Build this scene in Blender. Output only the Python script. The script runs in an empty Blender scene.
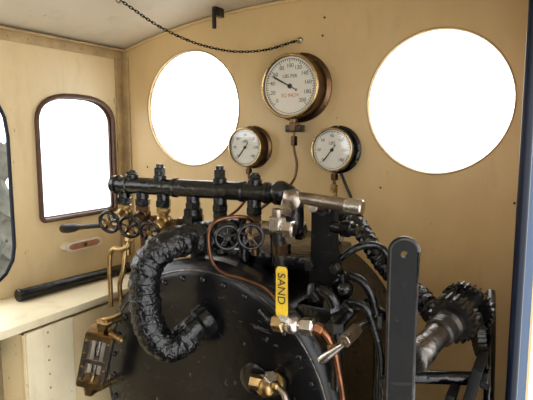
import bpy, bmesh, math, random
from mathutils import Matrix, Vector, noise
random.seed(4)
V=Vector
sc=bpy.context.scene
# ------------------------------------------------------------------ materials
def mat(name,col,rough=.5,metal=0,col2=None,nscale=8,amt=.5,bump=0,bscale=40,stretch=(1,1,1),spec=.5,lo=.4,hi=.65,coat=0,grime=None,gamt=.5,scuff=None):
    m=bpy.data.materials.new(name);m.use_nodes=True
    nt=m.node_tree;b=nt.nodes['Principled BSDF']
    b.inputs['Base Color'].default_value=(*col,1)
    b.inputs['Roughness'].default_value=rough
    b.inputs['Metallic'].default_value=metal
    b.inputs['Specular IOR Level'].default_value=spec
    b.inputs['Coat Weight'].default_value=coat
    tc=nt.nodes.new('ShaderNodeTexCoord');mp=nt.nodes.new('ShaderNodeMapping')
    mp.inputs['Scale'].default_value=stretch
    nt.links.new(tc.outputs['Object'],mp.inputs[0])
    if col2:
        n=nt.nodes.new('ShaderNodeTexNoise');n.inputs['Scale'].default_value=nscale;n.inputs['Detail'].default_value=6
        n.inputs['Roughness'].default_value=.65
        nt.links.new(mp.outputs[0],n.inputs[0])
        r=nt.nodes.new('ShaderNodeMapRange');r.inputs[1].default_value=lo;r.inputs[2].default_value=hi;r.inputs[4].default_value=amt
        nt.links.new(n.outputs[0],r.inputs[0])
        mx=nt.nodes.new('ShaderNodeMix');mx.data_type='RGBA'
        mx.inputs[6].default_value=(*col,1);mx.inputs[7].default_value=(*col2,1)
        nt.links.new(r.outputs[0],mx.inputs[0]);last=mx.outputs[2]
        def layer(last,scale,stretchv,a,b_,amt_,colr,det=8,dist=0):
            mp2=nt.nodes.new('ShaderNodeMapping');mp2.inputs['Scale'].default_value=stretchv
            nt.links.new(tc.outputs['Object'],mp2.inputs[0])
            n3=nt.nodes.new('ShaderNodeTexNoise');n3.inputs['Scale'].default_value=scale;n3.inputs['Detail'].default_value=det;n3.inputs['Roughness'].default_value=.6
            n3.inputs['Distortion'].default_value=dist
            nt.links.new(mp2.outputs[0],n3.inputs[0])
            r3=nt.nodes.new('ShaderNodeMapRange');r3.inputs[1].default_value=a;r3.inputs[2].default_value=b_;r3.inputs[4].default_value=amt_
            nt.links.new(n3.outputs[0],r3.inputs[0])
            m3=nt.nodes.new('ShaderNodeMix');m3.data_type='RGBA';m3.inputs[7].default_value=(*colr,1)
            nt.links.new(r3.outputs[0],m3.inputs[0]);nt.links.new(last,m3.inputs[6]);return m3.outputs[2]
        if grime:
            last=layer(last,2.0,(2.2,2.2,1.2),.46,.8,gamt,grime)
            last=layer(last,5.0,(2.5,2.5,.7),.56,.8,gamt*.8,(grime[0]*.7,grime[1]*.65,grime[2]*.6),9,.4)
            last=layer(last,60,(1,1,.5),.71,.77,.6,(grime[0]*.4,grime[1]*.35,grime[2]*.3),2)
        if scuff:
            last=layer(last,7,(1,1,9),.66,.72,.6,scuff,4,.6)
            last=layer(last,60,(1,1,1),.68,.74,.6,scuff,2)
        nt.links.new(last,b.inputs['Base Color'])
        r2=nt.nodes.new('ShaderNodeMapRange');r2.inputs[3].default_value=max(.03,rough-.1);r2.inputs[4].default_value=min(1,rough+.2)
        nt.links.new(n.outputs[0],r2.inputs[0]);nt.links.new(r2.outputs[0],b.inputs['Roughness'])
    if bump:
        n2=nt.nodes.new('ShaderNodeTexNoise');n2.inputs['Scale'].default_value=bscale;n2.inputs['Detail'].default_value=3
        nt.links.new(mp.outputs[0],n2.inputs[0])
        bp=nt.nodes.new('ShaderNodeBump');bp.inputs['Strength'].default_value=bump;bp.inputs['Distance'].default_value=.01
        nt.links.new(n2.outputs[0],bp.inputs['Height']);nt.links.new(bp.outputs[0],b.inputs['Normal'])
    return m
CREAM=mat('cream_paint',(.71,.51,.245),.3,0,(.64,.445,.20),2.2,.6,.15,7,(1,1,1),grime=(.44,.28,.11),gamt=.45)
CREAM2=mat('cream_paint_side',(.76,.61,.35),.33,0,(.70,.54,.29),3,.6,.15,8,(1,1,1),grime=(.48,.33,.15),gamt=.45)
CEIL=mat('ceiling_paint',(.62,.54,.40),.4,0,(.54,.45,.32),2,.6,.12,8,grime=(.42,.33,.2),gamt=.4)
BENCH=mat('bench_paint',(.82,.73,.50),.4,0,(.68,.57,.37),6,.5,.1,14,grime=(.42,.31,.16),gamt=.4)
TRIM=mat('trim_paint',(.50,.36,.17),.4,0,(.25,.16,.08),14,.6,.1,20)
WOOD=mat('brown_varnished_wood',(.10,.045,.022),.35,0,(.05,.02,.01),12,.7,.1,50,(1,1,4))
BOIL=mat('boiler_black',(.003,.003,.0035),.20,0,(.014,.014,.014),5,.6,.14,12,lo=.45,hi=.75,spec=.4,scuff=(.08,.075,.07))
BLK=mat('black_iron',(.003,.003,.0035),.16,0,(.013,.012,.012),22,.7,.25,55,lo=.45,hi=.75,spec=.48)
LEVM=mat('black_lever_paint',(.003,.003,.003),.45,0,(.010,.008,.007),16,.7,.12,40,lo=.45,hi=.75,spec=.15,scuff=(.06,.035,.02))
BLK2=mat('black_worn_iron',(.010,.009,.008),.28,.3,(.10,.07,.045),30,.6,.25,80,lo=.5,hi=.75)
TAPE=mat('black_wrapped_tape',(.003,.003,.0035),.15,0,(.012,.012,.012),20,.5,.7,70,spec=.5)
STEEL=mat('worn_steel',(.40,.34,.28),.26,1,(.12,.085,.06),20,.8,.15,60)
DSTEEL=mat('oily_dark_steel',(.17,.155,.14),.24,1,(.03,.025,.02),16,.8,.2,50)
BSTEEL=mat('bright_steel',(.66,.63,.58),.2,1,(.35,.30,.24),18,.6,.05,60)
BRASS=mat('aged_brass',(.44,.29,.115),.27,1,(.12,.07,.035),22,.8,.15,60)
LBRASS=mat('polished_brass',(.64,.48,.24),.22,1,(.34,.23,.10),18,.6,.08,60)
DBRASS=mat('dark_bronze',(.17,.10,.052),.28,1,(.05,.033,.022),16,.8,.1,60)
COPPER=mat('copper',(.36,.155,.08),.28,1,(.11,.05,.03),26,.8,.1,60)
DCOPPER=mat('dull_copper',(.22,.10,.05),.33,1,(.08,.045,.03),26,.8,.1,60)
WHITE=mat('dial_white',(.80,.77,.68),.5)
INK=mat('ink_black',(.01,.01,.01),.5)
RED=mat('ink_red',(.55,.03,.02),.5)
MAROON=mat('faded_red_enamel',(.32,.12,.07),.5,0,(.5,.32,.18),40,.7)
YEL=mat('yellow_enamel',(.72,.48,.03),.35,0,(.4,.25,.04),30,.6)
NAVY=mat('navy_paint',(.004,.007,.016),.35,spec=.2)
OUTB=mat('grey_blue_paint',(.06,.08,.115),.9,spec=0)
LBLOCK=mat('light_block_black',(.03,.027,.024),.6,0,(.06,.045,.035),6,.6,.2,20)  # dark colour for the added rear sheet, keeps fill light low
ENAM=mat('cream_enamel',(.8,.74,.60),.3,0,(.6,.5,.35),20,.5)
FLOORM=mat('chequer_floor',(.04,.032,.028),.6,.2,(.08,.06,.05),8,.7,.3,60)
GRAV=mat('pale_gravel',(.75,.74,.72),.9,0,(.6,.59,.56),20,.6,.3,90)
HEDGE=mat('hedge_green',(.045,.05,.036),.9,0,(.12,.11,.085),6,.9,.6,20)
def glassmat(name,w=.10):
    m=bpy.data.materials.new(name);m.use_nodes=True;nt=m.node_tree;nt.nodes.clear()
    t=nt.nodes.new('ShaderNodeBsdfTransparent');g=nt.nodes.new('ShaderNodeBsdfGlossy');g.inputs['Roughness'].default_value=.05
    mx=nt.nodes.new('ShaderNodeMixShader');mx.inputs[0].default_value=w;o=nt.nodes.new('ShaderNodeOutputMaterial')
    nt.links.new(t.outputs[0],mx.inputs[1]);nt.links.new(g.outputs[0],mx.inputs[2]);nt.links.new(mx.outputs[0],o.inputs[0])
    return m
GLASS=glassmat('clear_glass',.06)
# ------------------------------------------------------------------ builder
def align(p,d):
    return Matrix.Translation(V(p))@V(d).to_track_quat('Z','Y').to_matrix().to_4x4()
def crom(pts,n=8,closed=False):
    pts=[V(p) for p in pts];out=[];N=len(pts)
    rng=range(N) if closed else range(N-1)
    for i in rng:
        if closed: p0,p1,p2,p3=pts[i-1],pts[i],pts[(i+1)%N],pts[(i+2)%N]
        else:
            p1,p2=pts[i],pts[i+1];p0=pts[i-1] if i>0 else p1*2-p2;p3=pts[i+2] if i+2<N else p2*2-p1
        for k in range(n):
            t=k/n
            out.append(.5*((2*p1)+(p2-p0)*t+(2*p0-5*p1+4*p2-p3)*t*t+(3*p1-p0-3*p2+p3)*t**3))
    if not closed: out.append(pts[-1])
    return out
class B:
    def __init__(s,name): s.name=name;s.bm=bmesh.new();s.mats=[]
    def put(s,tb,m,M=None):
        if m not in s.mats: s.mats.append(m)
        k=s.mats.index(m)
        if M is not None: bmesh.ops.transform(tb,matrix=M,verts=tb.verts)
        bmesh.ops.recalc_face_normals(tb,faces=tb.faces)
        for f in tb.faces: f.material_index=k
        me=bpy.data.meshes.new('t');tb.to_mesh(me);tb.free();s.bm.from_mesh(me);bpy.data.meshes.remove(me);return s
    def lathe(s,prof,p,d,m,n=24,M=None):
        tb=bmesh.new();rings=[]
        for r,h in prof:
            if r<1e-6: rings.append([tb.verts.new((0,0,h))])
            else: rings.append([tb.verts.new((r*math.cos(2*math.pi*i/n),r*math.sin(2*math.pi*i/n),h)) for i in range(n)])
        for a,b in zip(rings,rings[1:]):
            for i in range(n):
                j=(i+1)%n
                if len(a)==1 and len(b)==1: continue
                if len(a)==1: tb.faces.new((a[0],b[i],b[j]))
                elif len(b)==1: tb.faces.new((a[i],a[j],b[0]))
                else: tb.faces.new((a[i],a[j],b[j],b[i]))
        return s.put(tb,m,M if M is not None else align(p,d))
    def cyl(s,p1,p2,r,m,n=20,c=None,r2=None):
        p1=V(p1);p2=V(p2);h=(p2-p1).length;r2=r if r2 is None else r2
        c=min(r*.15,h*.2) if c is None else c
        return s.lathe([(0,0),(r-c,0),(r,c),(r2,h-c),(r2-c,h),(0,h)],p1,p2-p1,m,n)
    def hex(s,p1,p2,r,m): return s.cyl(p1,p2,r,m,6,c=r*.12)
    def sph(s,p,r,m,sq=(1,1,1),n=20):
        tb=bmesh.new();bmesh.ops.create_uvsphere(tb,u_segments=n,v_segments=n//2+2,radius=r)
        return s.put(tb,m,Matrix.Translation(V(p))@Matrix.Diagonal((*sq,1)))
    def torus(s,p,d,R,r,m,n=32,k=10,sq=1):
        return s.sweep([(R*math.cos(2*math.pi*i/n),R*math.sin(2*math.pi*i/n),0) for i in range(n)],r,m,k,closed=True,sm=0,M=align(p,d))
    def sweep(s,pts,r,m,k=12,closed=False,sm=8,M=None,caps=True):
        pts=crom(pts,sm,closed) if sm else [V(p) for p in pts]
        N=len(pts);tb=bmesh.new();rings=[];up=None
        for i,p in enumerate(pts):
            a=pts[i-1] if (i>0 or closed) else pts[i];b=pts[(i+1)%N] if (i<N-1 or closed) else pts[i]
            t=(b-a).normalized()
            if up is None:
                up=V((0,0,1)) if abs(t.z)<.9 else V((1,0,0))
                up=(up-t*up.dot(t)).normalized()
            else: up=(up-t*up.dot(t)).normalized()
            sd=t.cross(up);ring=[]
            for j in range(k):
                an=2*math.pi*j/k
                rr=r(i/(N-1),an,p) if callable(r) else r
                ring.append(tb.verts.new(p+(up*math.cos(an)+sd*math.sin(an))*rr))
            rings.append(ring)
        for i in range(N if closed else N-1):
            a=rings[i];b=rings[(i+1)%N]
            for j in range(k): tb.faces.new((a[j],a[(j+1)%k],b[(j+1)%k],b[j]))
        if not closed and caps: tb.faces.new(rings[0]);tb.faces.new(rings[-1][::-1])
        return s.put(tb,m,M)
    def box(s,c,sz,m,rot=None,bev=.002):
        tb=bmesh.new();bmesh.ops.create_cube(tb,size=1)
        bmesh.ops.transform(tb,matrix=Matrix.Diagonal((*sz,1)),verts=tb.verts)
        if bev: bmesh.ops.bevel(tb,geom=tb.edges[:],offset=min(bev,min(sz)*.4),segments=2,affect='EDGES',profile=.6)
        M=Matrix.Translation(V(c))
        if rot is not None: M=M@(rot if isinstance(rot,Matrix) else Matrix.Rotation(rot[1],4,rot[0]))
        return s.put(tb,m,M)
    def plate(s,loops,th,m,M):
        cu=bpy.data.curves.new('c','CURVE');cu.dimensions='2D';cu.fill_mode='BOTH';cu.extrude=th/2
        for lp in loops:
            sp=cu.splines.new('POLY');sp.points.add(len(lp)-1)
            for i,q in enumerate(lp): sp.points[i].co=(q[0],q[1],0,1)
            sp.use_cyclic_u=True
        return s.fromcurve(cu,m,M)
    def fromcurve(s,cu,m,M):
        ob=bpy.data.objects.new('t',cu);bpy.context.collection.objects.link(ob)
        dg=bpy.context.evaluated_depsgraph_get();me=bpy.data.meshes.new_from_object(ob.evaluated_get(dg))
        bpy.data.objects.remove(ob);tb=bmesh.new();tb.from_mesh(me);bpy.data.meshes.remove(me)
        bmesh.ops.remove_doubles(tb,verts=tb.verts,dist=1e-6)
        return s.put(tb,m,M)
    def text(s,t,size,m,M,ext=.0002):
        cu=bpy.data.curves.new('x','FONT');cu.body=t;cu.size=size;cu.align_x='CENTER';cu.align_y='CENTER';cu.extrude=ext
        return s.fromcurve(cu,m,M)
    def done(s,ang=38):
        bm=s.bm
        for f in bm.faces: f.smooth=True
        lim=math.radians(ang)
        for e in bm.edges:
            if len(e.link_faces)==2:
                if e.calc_face_angle(0)>lim: e.smooth=False
            else: e.smooth=False
        me=bpy.data.meshes.new(s.name);bm.to_mesh(me);bm.free()
        for m in s.mats: me.materials.append(m)
        ob=bpy.data.objects.new(s.name,me);bpy.context.collection.objects.link(ob);return ob
RX=Matrix.Rotation(math.pi/2,4,'X')
def MXZ(y): return Matrix.Translation((0,y,0))@RX
MYZ0=Matrix(((0,0,1,0),(1,0,0,0),(0,1,0,0),(0,0,0,1)))
def MYZ(x): return Matrix.Translation((x,0,0))@MYZ0
def circ(cx,cy,r,n=64): return [(cx+r*math.cos(2*math.pi*i/n),cy+r*math.sin(2*math.pi*i/n)) for i in range(n)]
def zc(x): return 1.965-(x+.37)**2/4.8
XL,XR=-1.02,.212
# ------------------------------------------------------------------ room shell
WL=(-.738,1.683,.173);WR=(-.010,1.680,.170)
w=B('wall_front')
out=[(XL-.02,0),(XR+.01,0)]+[(x,zc(x)+.01) for x in [XR+.01-(XR+.03-XL)*i/24 for i in range(25)]]
w.plate([out,circ(*WL),circ(*WR)],.006,CREAM,MXZ(.003));w.done()
for i,(cx,cz,r) in enumerate((WL,WR)):
    g=B('window_%d'%(i+1))
    g.torus((cx,-.0005,cz),(0,1,0),r+.001,.0022,TRIM,72,8)
    g.torus((cx,.010,cz),(0,1,0),r+.004,.006,BRASS,72,8)
    g.lathe([(0,0),(r,0),(r,.003),(0,.003)],(cx,.004,cz),(0,1,0),GLASS,64);g.done()
def arch(y0,y1,z0,z1,rise,cr=.03,n=14):
    pts=[]
    for i in range(5): a=math.pi+i*math.pi/8; pts.append((y0+cr+cr*math.cos(a),z0+cr+cr*math.sin(a)))
    for i in range(5): a=1.5*math.pi+i*math.pi/8; pts.append((y1-cr+cr*math.cos(a),z0+cr+cr*math.sin(a)))
    h=(y1-y0)/2;cy=(y0+y1)/2
    for i in range(n+1):
        a=math.pi*i/n; c=math.cos(a);c=math.copysign(abs(c)**.72,c); pts.append((cy+h*c,z1+rise*math.sin(a)**.9))
    return pts
win=arch(-.335,-.052,1.360,1.640,.078,.012)
opn=arch(-1.15,-.424,1.205,1.60,.19,.10)
w=B('wall_left')
w.plate([[(-1.75,0),(0,0),(0,zc(XL)),(-1.75,zc(XL))],win,opn],.006,CREAM2,MYZ(XL-.003));w.done()
g=B('window_3')
fr=[V((XL+.004,a,b)) for a,b in win]
g.sweep(fr,.007,WOOD,8,closed=True,sm=0)
inn=[(a*.94-.0116,b*.95+.077) for a,b in win]
g.plate([win,inn],.008,WOOD,MYZ(XL-.008))
g.plate([win],.002,GLASS,MYZ(XL-.014));g.done()
t=B('trim_1')
t.sweep([V((XL+.002,a,b)) for a,b in opn],.005,NAVY,8,closed=True,sm=0);t.done()
w=B('wall_right')
w.plate([[(-.5,0),(0,0),(0,zc(XR)),(-.5,zc(XR))]],.003,OUTB,MYZ(XR+.003))
w.plate([[(-.5,0),(0,0),(0,zc(XR)),(-.5,zc(XR))]],.003,CREAM,MYZ(XR-.0005));w.done()
t=B('trim_2')
t.sweep([(XR+.002,-.505,0),(XR+.002,-.505,1.89)],.0078,NAVY,14,sm=1);t.done()
c=B('ceiling');tb=bmesh.new();xs=[-1.12+1.6*i/32 for i in range(33)]
lo=[(x,zc(x)) for x in xs];up=[(x,zc(x)+.012) for x in reversed(xs)]
f=tb.faces.new([tb.verts.new((a,.03,b)) for a,b in lo+up]);r=bmesh.ops.extrude_face_region(tb,geom=[f])
bmesh.ops.translate(tb,vec=(0,-1.80,0),verts=[v for v in r['geom'] if isinstance(v,bmesh.types.BMVert)])
c.put(tb,CEIL);c.done()
f=B('floor');f.box((-.4,-.85,-.02),(1.4,1.8,.04),FLOORM);f.done()
b=B('added_light_block')  # unseen sheet behind the camera, added to limit light from the rear
b.plate([[(-1.03,0),(.22,0),(.22,1.87),(-1.03,1.87)],circ(-.735,1.60,.17),circ(.0,1.60,.17)],.02,LBLOCK,MXZ(-1.76));b.done()
t=B('trim_3')
t.box((XL+.016,-.003,.95),(.032,.005,1.86),TRIM,bev=.001)
t.box((XL+.0025,-.018,.95),(.005,.032,1.86),TRIM,bev=.001)
for i in range(16): t.sph((XL+.02,-.006,1.2+i*.043),.0035,TRIM,(1,.6,1),10)
t.done()
t=B('trim_4')
t.box((XL+.004,-.87,zc(XL)-.016),(.006,1.72,.028),TRIM,bev=.001)
t.box((XL+.016,-.87,zc(XL)-.004),(.03,1.72,.005),TRIM,bev=.001)
for i in range(26): t.sph((XL+.008,-.05-i*.06,zc(XL)-.018),.0035,TRIM,(.6,1,1),10)
t.done()
t=B('trim_5')
pts=[V((x,-.004,zc(x)-.006)) for x in [XL+.02+(XR-XL-.03)*i/30 for i in range(31)]]
t.sweep(pts,.005,CREAM,6,sm=0);t.done()
# ------------------------------------------------------------------ boiler
bx,bz,bR=-.365,1.045,.30
b=B('boiler')
b.lathe([(bR-.012,.008),(bR,.010),(bR,.41),(bR+.004,.412),(bR+.004,.436),(bR-.002,.442),(bR-.014,.450),(bR-.03,.4545),(.20,.459),(.1,.462),(0,.463)],(bx,.0,bz),(0,-1,0),BOIL,96)
b.torus((bx,-.452,bz),(0,1,0),bR-.018,.0022,DSTEEL,90,8)
for i in range(32):
    a=2*math.pi*i/32;b.sph((bx+(bR-.035)*math.cos(a),-.456,bz+(bR-.035)*math.sin(a)),.0062,BLK,(1,.8,1),14)
b.box((bx,-.24,.50),(.46,.42,1.0),BOIL,bev=.02)
b.lathe([(0,0),(.10,0),(.105,.006),(.10,.014),(.03,.02),(0,.02)],(bx,-.455,.90),(0,-1,0),BLK2,40)
b.lathe([(0,0),(.032,0),(.032,.006),(.02,.012),(0,.012)],(-.24,-.458,1.13),(0,-1,0),BOIL,24)
b.box((-.30,-.27,1.345),(.30,.20,.03),BLK,bev=.008)
for x in (-.43,-.36,-.24,-.17): b.hex((x,-.33,1.355),(x,-.33,1.375),.012,BLK2)
b.done()
# ------------------------------------------------------------------ bench/locker
b=B('side_locker')
b.box((-.908,-.47,1.160),(.216,.92,.020),BENCH,bev=.004)
b.box((-.812,-.285,.57),(.008,.55,1.14),CREAM2,bev=.001)
b.box((-.803,-.491,.57),(.010,.132,1.15),BENCH,bev=.002)
b.box((-.85,-.556,.57),(.09,.006,1.14),CREAM2,bev=.001)
for z in [1.13-i*.035 for i in range(12)]: b.sph((-.797,-.50,z),.003,TRIM,(.6,1,1),8)
b.done()
t=B('fire_iron_tube')
t.cyl((-.958,-.46,1.186),(-.912,-.02,1.186),.0155,BLK,20)
t.cyl((-.9585,-.464,1.186),(-.9575,-.454,1.186),.0175,BLK,20);t.done()
t=B('drain_pipe')
t.cyl((-.90,-.92,1.10),(-.90,-.585,1.10),.026,BLK,24)
t.cyl((-.90,-.60,1.10),(-.90,-.575,1.10),.034,BLK,8);t.sweep([(-.90,-.9,1.10),(-.90,-.95,1.08),(-.90,-.96,1.0),(-.90,-.96,.0)],.022,BLK);t.done()
t=B('wall_tray')
t.plate([[(-.275+.14*u[0],1.258+.0001+.028*u[1]) for u in [(.0,.3),(.1,0),(.9,0),(1,.3),(1,.75),(.9,1),(.1,1),(0,.75)]]],.024,ENAM,MYZ(XL+.012))
t.plate([[(-.262+.114*u[0],1.263+.0001+.018*u[1]) for u in [(.0,.3),(.1,0),(.9,0),(1,.3),(1,.75),(.9,1),(.1,1),(0,.75)]]],.004,MAROON,MYZ(XL+.0245))
t.sph((XL+.028,-.205,1.272),.007,DBRASS,(.6,1,1));t.done()
# ------------------------------------------------------------------ gauges
def gauge(name,c,R,depth,ang,big,CASE,RIM):
    g=B(name);x,y,z=c
    g.lathe([(0,0),(R*1.10,0),(R*1.10,.006),(R*.98,.010),(R*.96,depth-.018),(R,depth-.014),(R,depth-.002),(R*.97,depth+.002),(R*.90,depth),(R*.89,depth-.006)],(x,-.001,z),(0,-1,0),CASE,64)
    g.torus((x,-depth-.001,z),(0,1,0),R*.945,R*.045,RIM,64,10)
    yd=-depth+.006
    g.lathe([(0,0),(R*.90,0),(R*.90,.002),(0,.002)],(x,yd,z),(0,-1,0),WHITE,64)
    yt=yd-.0025
    a0,a1=math.radians(225),math.radians(-45);N=50 if big else 30
    for i in range(N+1):
        a=a0+(a1-a0)*i/N;L=R*(.10 if i%5==0 else .05);rr=R*.82
        M=Matrix.Translation((x+(rr-L/2)*math.cos(a),yt,z+(rr-L/2)*math.sin(a)))@Matrix.Rotation(-a,4,'Y')
        tb=bmesh.new();bmesh.ops.create_cube(tb,size=1);bmesh.ops.transform(tb,matrix=Matrix.Diagonal((L,.0006,R*.018,1)),verts=tb.verts);g.put(tb,INK,M)
    g.torus((x,yt,z),(0,1,0),R*.83,R*.008,INK,64,4)
    K=10 if big else 6
    for i in range(K+1):
        a=a0+(a1-a0)*i/K
        g.text(str(i*20) if big else str(i*30),R*(.17 if big else .19),INK,Matrix.Translation((x+R*.62*math.cos(a),yt,z+R*.62*math.sin(a)))@RX)
    if big:
        g.text('LBS PER',R*.15,INK,Matrix.Translation((x,yt,z+R*.30))@RX)
        g.text('SQ INCH',R*.15,RED,Matrix.Translation((x,yt,z-R*.28))@RX)
    else:
        g.text('LBS',R*.2,INK,Matrix.Translation((x,yt,z+R*.3))@RX)
    nl=R*.72;M=Matrix.Translation((x,yt-.002,z))@Matrix.Rotation(-ang,4,'Y')@RX
    g.plate([[(-R*.28,-R*.05),(-R*.22,-R*.015),(nl*.8,-R*.03),(nl,0),(nl*.8,R*.03),(-R*.22,R*.015),(-R*.28,R*.05)]],.001,INK,M)
    g.lathe([(0,0),(R*.08,0),(R*.06,.004),(0,.005)],(x,yt,z),(0,-1,0),INK,20)
    g.lathe([(0,0),(R*.90,0),(R*.90,.001),(0,.001)],(x,-depth+.0005,z),(0,-1,0),GLASS,48)
    g.cyl((x,-depth*.55,z-R*.9),(x,-depth*.55,z-R*1.16),R*.12,DBRASS,12)
    g.hex((x,-depth*.55,z-R*1.10),(x,-depth*.55,z-R*1.38),R*.18,DBRASS)
    for k in range(3):
        a=math.radians(90+120*k);g.sph((x+R*1.05*math.cos(a),-.008,z+R*1.05*math.sin(a)),R*.05,RIM,n=10)
    return g
g=gauge('boiler_pressure_gauge',(-.369,0,1.729),.084,.066,math.radians(152),True,DBRASS,LBRASS)
g.sweep([(-.369,-.036,1.63),(-.369,-.036,1.57),(-.360,-.036,1.52),(-.372,-.05,1.47),(-.40,-.15,1.42),(-.42,-.25,1.38)],.0036,DBRASS,10)
g.box((-.369,-.03,1.62),(.045,.03,.018),BLK);g.hex((-.369,-.036,1.600),(-.369,-.036,1.575),.010,DBRASS);g.done()
g=gauge('vacuum_gauge',(-.515,0,1.569),.055,.052,math.radians(232),False,DBRASS,LBRASS)
g.sweep([(-.515,-.03,1.50),(-.515,-.03,1.44),(-.513,-.09,1.40),(-.513,-.2,1.37)],.004,DCOPPER,10);g.done()
g=gauge('brake_pressure_gauge',(-.255,0,1.565),.057,.052,math.radians(232),False,BLK,LBRASS)
g.sweep([(-.255,-.03,1.49),(-.251,-.03,1.44),(-.24,-.09,1.40),(-.23,-.2,1.34)],.0045,BRASS,10)
g.sweep([(-.236,-.03,1.505),(-.22,-.03,1.47),(-.205,-.034,1.44),(-.18,-.09,1.41),(-.17,-.2,1.36)],.004,BLK,10)
g.hex((-.255,-.03,1.475),(-.255,-.03,1.455),.010,LBRASS);g.done()
# ------------------------------------------------------------------ manifold
my=-.42
def mz(x): return 1.4895+(x+.648)*.004
m=B('steam_manifold')
m.cyl((-.634,my,mz(-.640)),(-.205,my,mz(-.205)),.0185,BLK,28)
m.lathe([(0,0),(.013,0),(.021,.005),(.0225,.018),(.018,.024),(.018,.03)],(-.645,my,mz(-.65)),(1,0,0),BLK,24)
for x in (-.595,-.46,-.29,-.235): m.cyl((x-.006,my,mz(x)),(x+.006,my,mz(x)),.0210,BLK,24)
m.sweep([(-.215,my,mz(-.2)),(-.195,my,1.490),(-.183,my,1.480),(-.180,my,1.462),(-.180,my,1.43)],.022,BLK,20)
m.sph((-.203,my-.004,1.493),.0235,BLK)
for x,h in ((-.503,.026),(-.345,.026),(-.262,.014),(-.585,.010)):
    z=mz(x)+.012
    m.cyl((x,my,z),(x,my,z+.014),.014,BLK,18);m.hex((x,my,z+.012),(x,my,z+.012+h*.7),.0125,BLK)
    m.cyl((x,my,z+.01+h*.6),(x,my,z+.012+h),.008,BLK,12)
for x in (-.555,-.495,-.414,-.345,-.264,-.61):
    m.cyl((x,my,mz(x)-.012),(x,my,mz(x)-.034),.014,BLK,18);m.hex((x,my,mz(x)-.028),(x,my,mz(x)-.044),.017,BLK)
m.cyl((-.414,my,1.44),(-.414,my+.02,1.30),.016,BLK,18)
m.cyl((-.37,-.385,1.415),(-.17,-.385,1.418),.013,BLK,18)
for x in (-.36,-.31,-.235,-.18): m.hex((x-.008,-.385,1.416),(x+.008,-.385,1.416),.0185,BLK)
m.cyl((-.31,-.385,1.415),(-.31,-.385,1.34),.011,BLK,14);m.cyl((-.235,-.385,1.415),(-.235,-.385,1.34),.011,BLK,14)
m.cyl((-.62,-.38,1.405),(-.46,-.38,1.405),.010,DBRASS,16)
for x in (-.60,-.56,-.52,-.48): m.hex((x-.007,-.38,1.405),(x+.007,-.38,1.405),.0145,DBRASS)
m.done()
def wheel(o,p,d,R,m,hm,sp=5):
    p=V(p);d=V(d).normalized()
    o.torus(p,d,R,R*.17,m,30,10)
    M=align(p,d)
    for i in range(sp):
        a=2*math.pi*i/sp+.3;o.cyl(p,M@V((R*math.cos(a),R*math.sin(a),0)),R*.11,m,8,c=0)
    o.cyl(p-d*R*.28,p+d*R*.3,R*.26,hm,14);o.hex(p+d*R*.2,p+d*R*.5,R*.17,hm)
def valve(x,wx,wy,wz,R,mb,mw,zb=1.425,tail=.07):
    v=B('steam_valve');zt=mz(x)-.044
    v.cyl((x,my,zt+.002),(x,my,zb),.011,mb,16)
    v.hex((x,my,zt),(x,my,zt-.014),.016,mb)
    v.sph((x,my,zb),.0175,mb,(1,1,1.05));v.hex((x,my,zb-.012),(x,my,zb-.032),.016,mb)
    v.cyl((x,my,zb-.03),(x,my+.004,zb-tail),.009,mb,14)
    p=V((x,my,zb));q=V((wx,wy,wz));d=(q-p).normalized();L=(q-p).length
    v.cyl(p,p+d*(L*.45),.0115,mb,16);v.hex(p+d*(L*.38),p+d*(L*.62),.0135,mb);v.cyl(p,q,.0042,BSTEEL,10)
    wheel(v,q,d,R,mw,mb);v.done()
valve(-.610,-.593,-.485,1.414,.0225,BRASS,BLK,1.425,.10)
valve(-.555,-.528,-.49,1.410,.0225,DBRASS,BLK,1.425,.10)
valve(-.495,-.478,-.485,1.402,.0205,BRASS,BLK,1.415,.09)
valve(-.345,-.274,-.50,1.414,.0220,BLK2,BLK,1.42,.06)
valve(-.264,-.224,-.50,1.420,.0220,DBRASS,BLK,1.425,.06)
o=B('clack_valve')
x=-.414;o.cyl((x,my,1.45),(x,my,1.38),.020,BLK,20);o.hex((x,my,1.435),(x,my,1.415),.024,BLK);o.cyl((x,my-.0,1.39),(x,my-.035,1.39),.014,BLK,16);o.sph((x,my,1.385),.023,BLK)
o.hex((x,my-.02,1.39),(x,my-.04,1.39),.018,BLK)
o.cyl((-.414,my,1.40),(-.385,my,1.40),.015,BLK);o.hex((-.395,my,1.40),(-.375,my,1.40),.019,BLK);o.done()
# ------------------------------------------------------------------ lagged pipes
def lag(R,tw,am=.09):
    def fn(t,a,p):
        s_=(t*tw+a/(2*math.pi))%1
        return R*(1+am*(s_-.5)+.06*noise.noise(p*60+V((a,0,0)))+.03*math.sin(t*tw*6.28*.5))
    return fn
o=B('lagged_steam_pipe')
o.sweep([(-.335,-.40,1.40),(-.36,-.47,1.400),(-.390,-.53,1.392),(-.418,-.555,1.360),(-.426,-.56,1.31),(-.422,-.56,1.255),(-.408,-.55,1.208),(-.385,-.525,1.190),(-.368,-.495,1.210)],lag(.030,22,.11),TAPE,28,sm=16)
o.cyl((-.382,-.50,1.200),(-.358,-.455,1.230),.027,BLK,20);o.cyl((-.365,-.475,1.218),(-.353,-.45,1.232),.034,BLK,24)
o.done()
o=B('lagged_exhaust_pipe')
o.sweep([(-.16,-.22,1.43),(-.12,-.25,1.425),(-.075,-.28,1.385),(-.035,-.30,1.345),(.01,-.33,1.325),(.055,-.37,1.312),(.08,-.39,1.29)],lag(.0185,26,.22),TAPE,20,sm=14)
o.hex((-.185,-.21,1.43),(-.155,-.22,1.43),.024,BLK);o.done()
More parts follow.
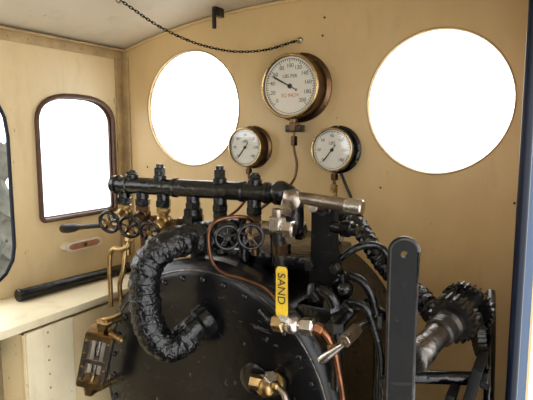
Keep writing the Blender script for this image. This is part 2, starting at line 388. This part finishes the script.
# ------------------------------------------------------------------ small bore pipes
o=B('copper_feed_pipe')
o.sweep([(-.264,-.42,1.40),(-.25,-.46,1.445),(-.285,-.50,1.448),(-.308,-.51,1.425),(-.308,-.505,1.37),(-.285,-.50,1.345),(-.245,-.495,1.338),(-.20,-.49,1.325),(-.17,-.49,1.300)],.0036,DCOPPER,10)
o.hex((-.262,-.42,1.395),(-.26,-.43,1.415),.009,BRASS);o.done()
o=B('brass_drain_pipe')
o.sweep([(-.595,-.42,1.37),(-.595,-.43,1.35),(-.61,-.435,1.342),(-.635,-.435,1.340),(-.647,-.435,1.325),(-.65,-.435,1.29),(-.65,-.435,1.20)],.0055,BRASS,12)
o.sweep([(-.61,-.42,1.36),(-.61,-.43,1.30),(-.625,-.43,1.25),(-.625,-.42,1.18)],.0055,BRASS,12)
o.hex((-.595,-.42,1.38),(-.595,-.425,1.36),.011,BRASS);o.done()
o=B('injector_handle')
o.lathe([(0,0),(.007,.001),(.0125,.010),(.0135,.05),(.012,.09),(.0085,.12),(.007,.13),(.006,.16),(.006,.31),(0,.31)],(-.975,-.30,1.337),(V((-.69,-.41,1.388))-V((-.975,-.30,1.337))),LEVM,20)
o.sph((-.682,-.413,1.389),.012,BRASS);o.cyl((-.682,-.413,1.389),(-.62,-.42,1.395),.007,DBRASS);o.done()
# ------------------------------------------------------------------ regulator
o=B('regulator_stand')
o.plate([[(-.150,1.28),(-.075,1.28),(-.098,1.40),(-.100,1.475),(-.112,1.483),(-.135,1.483),(-.145,1.475),(-.145,1.40)]],.022,LEVM,MXZ(-.40))
o.cyl((-.121,-.42,1.470),(-.121,-.38,1.470),.018,BLK)
o.box((-.115,-.40,1.27),(.10,.06,.03),BLK,bev=.004)
o.hex((-.142,-.415,1.36),(-.142,-.43,1.36),.010,BLK2);o.hex((-.092,-.412,1.36),(-.092,-.43,1.36),.010,BLK2)
o.cyl((-.105,-.41,1.435),(-.055,-.41,1.432),.011,BLK);o.hex((-.085,-.41,1.434),(-.065,-.41,1.433),.016,BLK);o.done()
o=B('regulator_handle')
o.cyl((-.150,-.46,1.492),(-.045,-.455,1.481),.0105,STEEL,20,r2=.0125)
o.cyl((-.062,-.455,1.482),(-.030,-.455,1.479),.0145,BSTEEL,24)
o.lathe([(0,0),(.010,0),(.018,.006),(.018,.026),(.012,.032),(0,.032)],(-.158,-.475,1.487),(0,1,0),STEEL,24)
o.box((-.166,-.46,1.480),(.026,.02,.045),STEEL,('Y',.25),.005)
o.cyl((-.121,-.46,1.475),(-.121,-.40,1.470),.009,STEEL);o.done()
o=B('blower_valve')
o.hex((-.185,-.47,1.430),(-.185,-.47,1.455),.017,BSTEEL);o.cyl((-.185,-.47,1.450),(-.185,-.47,1.470),.010,STEEL)
o.cyl((-.215,-.47,1.432),(-.150,-.47,1.435),.012,STEEL);o.hex((-.172,-.47,1.434),(-.152,-.47,1.435),.016,BSTEEL);o.cyl((-.185,-.47,1.435),(-.185,-.45,1.33),.012,BLK2)
o.hex((-.185,-.462,1.405),(-.185,-.458,1.385),.016,DBRASS);o.hex((-.185,-.458,1.35),(-.185,-.455,1.33),.016,BLK)
o.sweep([(-.185,-.455,1.335),(-.185,-.45,1.31),(-.19,-.445,1.29)],.012,BLK);o.done()
# ------------------------------------------------------------------ sanding ball valve with yellow lever
o=B('sanding_valve')
o.cyl((-.165,-.525,1.278),(-.085,-.525,1.284),.0105,BSTEEL,20)
o.hex((-.162,-.525,1.278),(-.142,-.525,1.280),.0155,LBRASS);o.hex((-.108,-.525,1.282),(-.086,-.525,1.284),.0155,BSTEEL)
o.sph((-.126,-.525,1.281),.0165,BSTEEL)
o.cyl((-.135,-.525,1.283),(-.132,-.545,1.303),.006,BSTEEL);o.hex((-.132,-.535,1.293),(-.131,-.548,1.300),.010,BSTEEL)
T=Matrix.Translation((.009,0,.012))
o.plate([[(-.156,1.292),(-.152,1.286),(-.138,1.286),(-.134,1.292),(-.1355,1.368),(-.139,1.373),(-.152,1.373),(-.1555,1.368)]],.003,YEL,T@Matrix.Translation((0,-.545,0))@RX)
o.text('SAND',.0205,INK,T@Matrix.Translation((-.1455,-.5472,1.336))@RX@Matrix.Rotation(-math.pi/2,4,'Z'))
o.cyl((-.165,-.525,1.278),(-.20,-.50,1.285),.009,BLK)
o.done()
o=B('sand_copper_pipe')
o.sweep([(-.088,-.525,1.284),(-.068,-.525,1.278),(-.050,-.525,1.255),(-.040,-.525,1.215),(-.034,-.52,1.17),(-.03,-.52,1.10),(-.03,-.50,.95)],.0055,COPPER,12)
o.hex((-.085,-.525,1.284),(-.070,-.525,1.279),.0105,COPPER);o.hex((-.053,-.525,1.262),(-.049,-.525,1.248),.0095,BRASS);o.done()
o=B('try_cock')
o.lathe([(0,0),(.018,0),(.020,.004),(.020,.012),(.013,.016),(.013,.03),(.018,.034),(.018,.05),(.010,.056),(0,.056)],(-.185,-.465,1.135),(V((-.1,-.6,.2))),BRASS,24)
o.sph((-.180,-.515,1.150),.018,BRASS);o.hex((-.190,-.51,1.152),(-.215,-.52,1.156),.014,BRASS);o.hex((-.175,-.515,1.165),(-.170,-.52,1.176),.013,BSTEEL)
o.sweep([(-.168,-.52,1.158),(-.150,-.53,1.165),(-.135,-.535,1.155),(-.125,-.54,1.13),(-.118,-.54,1.10)],lambda t,a,p:.0045+.003*t,STEEL,12)
o.sph((-.155,-.53,1.166),.008,BRASS);o.done()
o=B('water_gauge_glass')
M=Matrix.Translation((-.628,-.505,1.105))@Matrix.Rotation(.30,4,'Y')@Matrix.Rotation(.55,4,'Z')
def ob_box(c,s_,m,bev=.002): 
    tb=bmesh.new();bmesh.ops.create_cube(tb,size=1);bmesh.ops.transform(tb,matrix=Matrix.Diagonal((*s_,1)),verts=tb.verts)
    bmesh.ops.bevel(tb,geom=tb.edges[:],offset=bev,segments=2,affect='EDGES');o.put(tb,m,M@Matrix.Translation(c))
ob_box((-.024,0,0),(.013,.036,.135),STEEL);ob_box((.024,0,0),(.013,.036,.135),STEEL)
ob_box((0,0,.062),(.058,.038,.018),BRASS);ob_box((0,0,-.062),(.058,.038,.018),BRASS)
ob_box((0,.016,0),(.04,.004,.12),ENAM,.0005);ob_box((0,-.016,0),(.038,.002,.115),GLASS,.0003)
ob_box((0,-.018,0),(.046,.004,.010),STEEL,.0008)
o.lathe([(0,0),(.0065,0),(.0065,.115),(0,.115)],None,None,BSTEEL,14,M=M@Matrix.Translation((0,0,-.0575)))
for s_ in (-1,1):
    o.lathe([(0,0),(.013,0),(.013,.012),(.018,.014),(.018,.024),(0,.024)],None,None,BRASS,6,M=M@Matrix.Translation((0,0,s_*.083-.012)))
    o.cyl(M@V((0,0,s_*.09)),M@V((.035,.05,s_*.09)),.010,BRASS)
    for xx in (-.024,.024):
        for zz in (.05,.018,-.018,-.05):o.sph(M@V((xx,-.018,zz)),.0042,BRASS,n=10)
o.cyl(M@V((.02,-.01,.075)),M@V((.045,-.02,.072)),.006,BRASS);o.sph(M@V((.047,-.02,.072)),.009,BRASS)
o.done()
# ------------------------------------------------------------------ right hand pipework
o=B('brake_ejector_pipes')
o.sweep([(-.10,-.42,1.30),(-.085,-.43,1.335),(-.06,-.43,1.352),(-.03,-.43,1.340),(-.012,-.43,1.30),(-.006,-.43,1.24),(-.004,-.43,1.10),(-.004,-.43,.9)],.0075,BLK,14)
o.sweep([(-.06,-.45,1.295),(-.045,-.46,1.315),(-.02,-.46,1.31),(-.005,-.46,1.28),(.01,-.46,1.22),(.015,-.46,1.1),(.015,-.46,.9)],.0065,BLK,14)
o.sweep([(-.12,-.40,1.33),(-.09,-.39,1.375),(-.05,-.38,1.40),(-.02,-.36,1.39),(0,-.36,1.34),(.02,-.36,1.25),(.03,-.36,1.0)],.007,BLK,14)
o.hex((-.10,-.42,1.285),(-.095,-.425,1.315),.015,BLK);o.hex((-.010,-.43,1.29),(-.007,-.43,1.265),.013,BLK2)
o.cyl((-.075,-.45,1.27),(-.045,-.455,1.31),.017,BLK);o.hex((-.078,-.45,1.29),(-.058,-.453,1.302),.020,BLK)
o.sph((-.065,-.44,1.33),.017,BLK);o.cyl((-.065,-.44,1.335),(-.068,-.45,1.362),.008,BLK)
o.sweep([(-.135,-.44,1.31),(-.115,-.45,1.325),(-.09,-.455,1.322),(-.075,-.455,1.30),(-.072,-.455,1.26),(-.07,-.455,1.15)],.012,BLK,16)
o.hex((-.122,-.45,1.318),(-.108,-.453,1.325),.019,BLK);o.hex((-.0735,-.455,1.275),(-.072,-.455,1.255),.018,BLK2)
o.sweep([(.03,-.42,1.31),(.035,-.45,1.28),(.03,-.47,1.22),(.04,-.47,1.12),(.05,-.47,.95)],.008,BLK,12)
o.sweep([(-.04,-.40,1.30),(.0,-.41,1.285),(.03,-.42,1.31)],.010,BLK,12);o.sph((.03,-.42,1.31),.015,BLK)
o.done()
o=B('drain_cock_lever')
o.lathe([(0,0),(.007,.001),(.0085,.01),(.006,.03),(.004,.05),(.004,.065),(0,.065)],(-.068,-.54,1.235),V((.05,-.0,.045)),BSTEEL,16)
o.sph((-.025,-.535,1.278),.011,STEEL);o.hex((-.025,-.545,1.278),(-.020,-.50,1.285),.011,STEEL)
o.cyl((-.020,-.50,1.285),(-.01,-.44,1.285),.008,BLK);o.done()
# ------------------------------------------------------------------ reversing lever
o=B('reversing_lever')
W=.0148
top=[(W*math.cos(a),W*.95*math.sin(a)) for a in [math.pi*i/16 for i in range(17)]]
outl=[(a,b+.166) for a,b in top]+[(-W*.95,.0),(-W*1.05,-.17),(-W*1.1,-.60),(W*1.1,-.60),(W*1.05,-.17),(W*.95,0)]
hole=circ(0,.163,.0042,16)
o.plate([outl,hole],.009,LEVM,Matrix.Translation((.102,-.69,1.300))@Matrix.Rotation(math.radians(20),4,'Z')@RX)
o.sweep([V((.102,-.69,1.300))+Matrix.Rotation(math.radians(20),4,'Z')@V((a,-.0,b)) for a,b in outl],.0042,BLK2,8,closed=True,sm=0)
o.box((.10,-.66,.69),(.08,.10,.04),BLK);o.box((.10,-.66,.35),(.04,.06,.70),BLK);o.done()
# ------------------------------------------------------------------ handbrake gear
def gear(o,p,d,R,th,m,N,tooth=.12):
    lp=[]
    for i in range(N):
        for da,rr in ((0,1-tooth),(.28,1-tooth),(.40,1),(.68,1),(.80,1-tooth)):
            a=2*math.pi*(i+da)/N;lp.append((R*rr*math.cos(a),R*rr*math.sin(a)))
    o.plate([lp],th,m,align(p,d));
o=B('handbrake_gear')
d=V((-.25,-1,-.20)).normalized();p=V((.126,-.47,1.320))
gear(o,p,d,.038,.022,BLK2,20,.15);o.lathe([(0,0),(.024,0),(.024,.014),(.018,.02),(0,.02)],p+d*.010,d,BLK2,28)
gear(o,p+V((.010,.055,.002)),d,.044,.012,BLK,28)
gear(o,p+V((.032,.03,-.03)),V((-1,-.35,-.1)),.034,.012,BLK2,24)
o.cyl(p-d*.08,p+d*.12,.0185,DSTEEL,28);o.cyl(p+d*.03,p+d*.055,.0225,BLK2,28)
o.lathe([(0,0),(.0205,0),(.0205,.03),(.015,.034),(0,.034)],p+d*.10,d,DSTEEL,24)
o.done()
o=B('brake_bracket')
R1=Matrix.Rotation(math.radians(12),4,'Y')
o.box((.145,-.50,1.15),(.014,.10,.26),LEVM,R1);o.box((.115,-.52,1.12),(.012,.08,.24),LEVM,R1)
o.box((.082,-.56,1.15),(.012,.02,.20),DSTEEL,Matrix.Rotation(math.radians(-22),4,'Y'));o.box((.103,-.56,1.15),(.007,.02,.20),STEEL,Matrix.Rotation(math.radians(-22),4,'Y'))
o.cyl((.06,-.53,1.235),(.172,-.50,1.245),.010,BLK);o.hex((.172,-.5,1.245),(.184,-.5,1.246),.014,BLK)
o.sweep([(.16,-.30,1.32),(.168,-.36,1.30),(.176,-.42,1.24),(.180,-.45,1.15),(.180,-.46,1.0),(.180,-.46,.6)],.008,BLK,12)
o.box((.14,-.48,.52),(.10,.10,1.04),BLK,bev=.006);o.done()
# ------------------------------------------------------------------ chain
o=B('whistle_chain')
path=crom([(-.72,-.305,1.936),(-.675,-.22,1.885),(-.625,-.15,1.852),(-.575,-.09,1.835),(-.529,-.05,1.830),(-.46,-.022,1.834),(-.375,-.012,1.852)],40)
acc=0;k=0;st=.0082
for i in range(1,len(path)):
    acc+=(path[i]-path[i-1]).length
    if acc>=st:
        acc-=st;t=(path[i]-path[i-1]).normalized();M=Matrix.Translation(path[i])@t.to_track_quat('X','Z').to_matrix().to_4x4()@Matrix.Rotation(math.pi/2*(k%2)+.5,4,'X');k+=1
        hl,hr=.0034,.0026
        lp=[(hl+hr*math.cos(a),hr*math.sin(a),0) for a in [-math.pi/2+math.pi*j/4 for j in range(5)]]+[(-hl+hr*math.cos(a),hr*math.sin(a),0) for a in [math.pi/2+math.pi*j/4 for j in range(5)]]
        o.sweep(lp,.0012,BLK,5,closed=True,sm=0,M=M)
o.torus((-.370,-.008,1.853),(0,1,0),.006,.002,STEEL,16,6);o.sph((-.366,-.006,1.855),.005,BSTEEL)
o.torus((-.722,-.307,zc(-.72)-.004),(1,0,0),.007,.002,STEEL,16,6);o.done()
o=B('ceiling_bracket')
o.box((-.600,-.05,zc(-.600)-.012),(.014,.04,.024),BLK2);o.cyl((-.600,-.07,zc(-.6)-.005),(-.600,-.07,1.895),.006,BLK2);o.done()
o=B('wall_bolts')
for x,z in ((-.30,1.905),(-.305,1.86),(-.92,1.50),(-.22,1.40),(.17,1.45),(.18,1.25),(-.95,1.30),(-.60,1.46),(-.14,1.47)):
    o.sph((x,-.002,z),.003,DBRASS,(1,.6,1),10)
o.done()
# ------------------------------------------------------------------ outside
g=B('ground');g.box((0,0,-1.0),(120,120,.1),GRAV,bev=0);g.done()
h=B('hedge_bank');tb=bmesh.new();bmesh.ops.create_grid(tb,x_segments=90,y_segments=40,size=1)
for v in tb.verts:
    u,vv=v.co.x,v.co.y;q=V((u*6,vv*3,0))
    v.co=V((-3.2+.16*noise.noise(q*2)-.10*vv,-1.9+u*3.04+.04*noise.noise(q*3),.3+vv*1.28+.12*noise.noise(q*4)))
h.put(tb,HEDGE);h.done()
# ------------------------------------------------------------------ world & camera
wd=bpy.data.worlds.new('World');sc.world=wd;wd.use_nodes=True
bg=wd.node_tree.nodes['Background'];bg.inputs[0].default_value=(.97,.98,1,1);bg.inputs[1].default_value=4.3
sc.view_settings.view_transform='Standard'
cd=bpy.data.cameras.new('camera');cam=bpy.data.objects.new('camera',cd);bpy.context.collection.objects.link(cam)
cam.location=(.256,-1.29,1.60);cam.rotation_euler=(math.radians(83),0,math.radians(29.5))
cd.sensor_width=36;cd.lens=36*520/533;cd.clip_start=.02;cd.clip_end=300
sc.camera=cam
